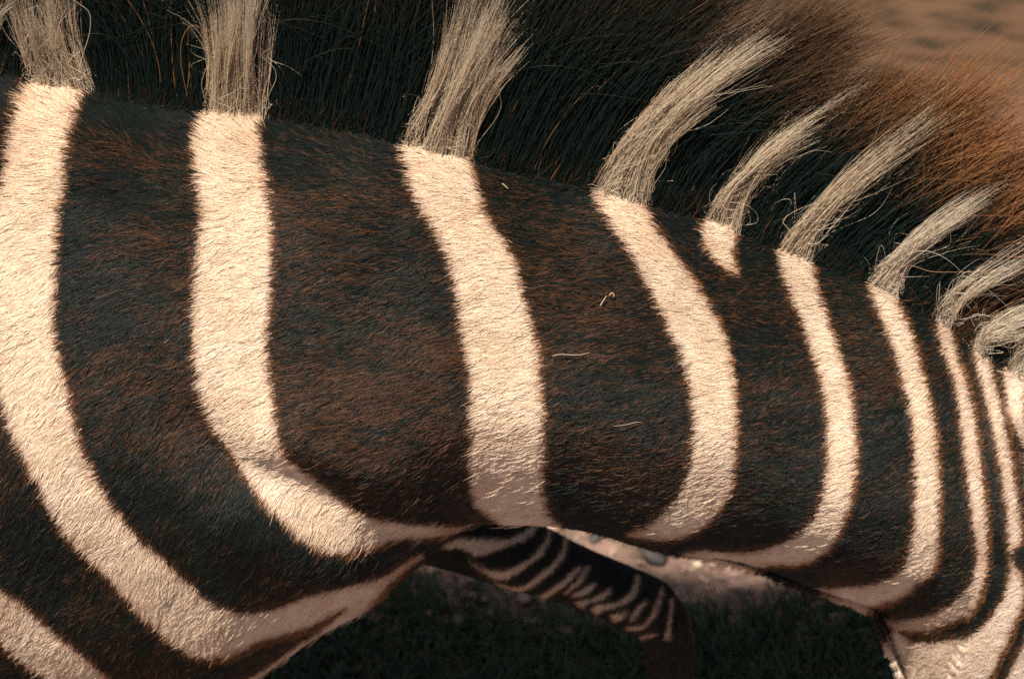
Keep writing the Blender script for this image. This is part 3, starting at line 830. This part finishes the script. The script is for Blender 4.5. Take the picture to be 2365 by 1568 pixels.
low = root[:, 1] - np.interp(ru, CREST[:, 0], CREST[:, 1]) > -22
sh = low & (g_.random(n) < .55)
lenf[sh] = g_.uniform(.05, .16, sh.sum())
mid = root + mo + lo[:, :2] * 5 + g_.normal(0, 9, (n, 2))
tip = root + to + lo[:, :2] * 16 + g_.normal(0, 30, (n, 2))
tip[sh] += g_.normal(0, 130, (sh.sum(), 2))
wv_ = wave(n, 2.2, 78)
fly = g_.random(n) < .02
wv_[fly] *= 4; tip[fly] += g_.normal(0, 90, (fly.sum(), 2))
ytar = Y0 + (r3[:, 1] - Y0) * .45 + .006 + g_.normal(0, .006, n)
ytar[sh] = r3[sh, 1] - .004 * np.sign(Y0 - r3[sh, 1])
ytar[fly] -= .014
pts = mane_hairs(r3, root, mid, tip, ytar, wv_, lenf)
rad = 0.00026 * g_.uniform(.7, 1.25, n)[:, None] * np.interp(tm, [0, .6, 1], [1.0, .95, .3])[None]
blk = np.array([.0095, .0185, .0152]) * g_.uniform(.7, 1.3, n)[:, None]
blk[sh] = np.where(g_.random(sh.sum())[:, None] < .18, np.array([.06, .032, .016]), blk[sh])
rust = np.array([.44, .195, .078]) * g_.uniform(.5, 1.25, n)[:, None]
# tips bleach to rust, more so towards the poll
amt = np.interp(ru, [-650, 600, 1300, 1600, 1900, 2480], [.04, .04, .05, .28, .85, 1.0])
ab = tm[None] * lenf[:, None]                                   # place along the path
bl = np.clip((ab - .76 - .10 * g_.normal(0, 1, n)[:, None]) / .26, 0, 1) * amt[:, None]
some = g_.random(n) < .012
bl[some] = np.maximum(bl[some], .55)
c = blk[:, None] * (1 - bl[..., None]) + rust[:, None] * bl[..., None]
# a rusty patch between the last two tufts
rp = np.clip(1 - np.abs(ru - 2225) / 38, 0, 1) * (g_.random(n) < .75)
rr = rp[:, None, None] * np.interp(tm, [0, .45, .8], [.8, .6, .1])[None, :, None]
c = c * (1 - rr) + np.array([.26, .115, .045]) * rr
o = hair_obj('mane_hair', pts, rad, c, M_MANE, zebra, True)
tag(o, 'dark brown upright mane hair with rust coloured tips', kind='stuff')

# tail switch
n = 2500
g_ = np.random.default_rng(5)
r0 = np.array([-1.985, Y0, .78]) + g_.normal(0, .010, (n, 3))
e0 = np.array([-2.02, Y0, .36]) + g_.normal(0, .03, (n, 3)) + np.outer(g_.uniform(0, .25, n), (0, 0, 1))
t5 = np.linspace(0, 1, 5)
pts = r0[:, None] * (1 - t5)[None, :, None] + e0[:, None] * t5[None, :, None]
hair_obj('tail_switch', pts, np.full((n, 5), .0004), np.tile(np.array([.014, .013, .012]), (n, 1)), M_MANE, zebra)
for s in (-1, 1):
    bm = bmesh.new()
    bmesh.ops.create_uvsphere(bm, u_segments=20, v_segments=12, radius=.021)
    bmesh.ops.translate(bm, verts=bm.verts, vec=(0.520, Y0 + s * .088, 0.635 + DZ))
    mesh_obj('eye', bm, M_EYE, zebra)
for k, st in LEGPATH.items():
    c_ = st[-1, :3]
    bm = bmesh.new()
    hr = []
    gz = float(ground_z(c_[0], c_[1])) - .004
    for zz, rr_, off in [(gz, .056, .018), (gz + .035, .050, .010), (.075, .042, 0), (.085, .03, 0)]:
        a_ = np.linspace(0, 2 * np.pi, 20, endpoint=False)
        hr.append(np.stack([c_[0] + off + np.cos(a_) * rr_ * 1.12, c_[1] + np.sin(a_) * rr_, np.full(20, zz)], -1))
    loft_bm(bm, hr)
    mesh_obj('hoof', bm, M_HOOF, zebra)

# ------------------------------------------------------------------ bits caught in the coat
def strand(name, pxs, rad, mat, label, cat, up=.006, group=None):
    path = np.array([on_hide(u, v, up) for u, v in catmull(pxs, 5)])
    n = len(path)
    rr_ = rad * np.interp(np.linspace(0, 1, n), [0, .1, .8, 1], [.6, 1, .9, .3])
    bm = bmesh.new()
    loft_bm(bm, tube_rings(path, rr_, rr_, 6, plane_n=(0.3, .8, .5)))
    o = mesh_obj(name, bm, mat)
    return tag(o, label, cat, group)
strand('loose_hair', [(1272, 818), (1290, 814), (1312, 815), (1335, 815), (1361, 810)], .00030, M_LOOSE, 'curved pale shed hair lying on the dark panel right of the third stripe', 'hair')
strand('straw_fragment', [(1383, 702), (1391, 690), (1399, 678)], .00045, M_STRAW, 'short straight straw bit on the dark coat left of the fourth stripe', 'straw')
strand('seed_husk', [(1404, 678), (1411, 672), (1416, 676), (1413, 682)], .0005, M_STRAW, 'tiny pale curled seed husk beside the straw bit', 'seed husk')
strand('loose_hair', [(1416, 974), (1440, 972), (1462, 967), (1480, 966)], .00022, M_LOOSE, 'faint pale shed hair on the dark coat low beside the fourth stripe', 'hair')
strand('straw_fragment', [(1155, 423), (1162, 428), (1169, 435)], .0004, M_STRAW, 'short pale straw bit on dark coat just below the mane', 'straw')

# ------------------------------------------------------------------ stones on the ground
def stone(name, u, v, size, mat, label, cat='stone', sq=.6):
    p = pix_ground(u, v)
    bm = bmesh.new()
    bmesh.ops.create_icosphere(bm, subdivisions=2, radius=1)
    r_ = random.Random(int(u * 7 + v))
    for vv in bm.verts:
        vv.co *= r_.uniform(.82, 1.12)
        vv.co.x *= size; vv.co.y *= size * r_.uniform(.75, .95); vv.co.z *= size * sq
    bmesh.ops.rotate(bm, verts=bm.verts, matrix=Matrix.Rotation(r_.uniform(0, 3), 3, 'Z'))
    bmesh.ops.translate(bm, verts=bm.verts, vec=(p[0], p[1], float(ground_z(p[0], p[1])) + size * sq * .45))
    return tag(mesh_obj(name, bm, mat), label, cat)
stone('stone', 1513, 1293, .016, M_STONE_D, 'dark stone on the strip of sunlit ground under the neck')
stone('stone', 1374, 1262, .008, M_STONE_D, 'small dark stone near the left point of the sunlit strip')
stone('stone', 1612, 1311, .008, M_STONE_L, 'bright pale stone in the middle of the sunlit strip')
stone('stone', 1838, 1341, .010, M_STONE_L, 'pale stone against the throat edge of the sunlit strip')
stone('stone', 1968, 1402, .020, M_STONE_L, 'pale lump of soil at the right end of the sunlit strip')
stone('stone', 1312, 1462, .014, M_GRAVEL, 'pale stone in the shadow below the striped foreleg')

# loose grit and clods, too many to count
bm = bmesh.new()
g_ = np.random.default_rng(9)
ico = bmesh.new(); bmesh.ops.create_icosphere(ico, subdivisions=1, radius=1)
iv = np.array([v.co for v in ico.verts]); ifc = [[v.index for v in f.verts] for f in ico.faces]; ico.free()
vs_, fs_ = [], []
for k in range(4200):
    x, y = g_.uniform(-.6, .9), g_.uniform(.47, 1.0)
    s = g_.choice([.003, .005, .008, .012], p=[.4, .35, .2, .05]) * g_.uniform(.7, 1.3)
    vv = iv * g_.uniform(.75, 1.2, (len(iv), 1)) * s * np.array([1, g_.uniform(.7, 1), .6])
    vv += (x, y, float(ground_z(x, y)) + s * .2)
    b0 = len(vs_)
    vs_.extend(map(tuple, vv)); fs_.extend([[b0 + i for i in f_] for f_ in ifc])
gm = bpy.data.meshes.new('gravel'); gm.from_pydata(vs_, [], fs_); gm.materials.append(M_GRAVEL)
tag(link(bpy.data.objects.new('gravel', gm)), 'loose grit and small clods scattered over the dusty ground', 'gravel', kind='stuff')

# dark turf added to deepen the ground shadow, its edge uneven; bare soil beyond
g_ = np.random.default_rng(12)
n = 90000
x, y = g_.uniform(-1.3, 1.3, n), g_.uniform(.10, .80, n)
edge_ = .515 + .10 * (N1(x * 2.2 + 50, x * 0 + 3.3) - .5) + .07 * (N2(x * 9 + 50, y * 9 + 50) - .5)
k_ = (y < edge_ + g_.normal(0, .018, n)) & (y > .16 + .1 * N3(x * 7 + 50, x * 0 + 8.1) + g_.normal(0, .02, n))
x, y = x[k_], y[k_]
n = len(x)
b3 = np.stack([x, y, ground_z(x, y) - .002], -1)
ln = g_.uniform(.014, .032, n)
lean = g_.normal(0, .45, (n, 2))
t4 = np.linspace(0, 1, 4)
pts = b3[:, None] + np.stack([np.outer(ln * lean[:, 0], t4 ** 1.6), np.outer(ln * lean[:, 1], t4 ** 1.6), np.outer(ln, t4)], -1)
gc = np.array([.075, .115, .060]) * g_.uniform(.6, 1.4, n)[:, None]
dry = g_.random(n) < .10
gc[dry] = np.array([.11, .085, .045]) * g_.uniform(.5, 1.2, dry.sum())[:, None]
o = hair_obj('shade_turf', pts, np.outer(np.full(n, .0013), [1, 1, .8, .2]), gc, M_SHADE_TURF, None)
tag(o, 'short dark green turf added to deepen the shadow under the zebra', 'shade_turf', kind='stuff')
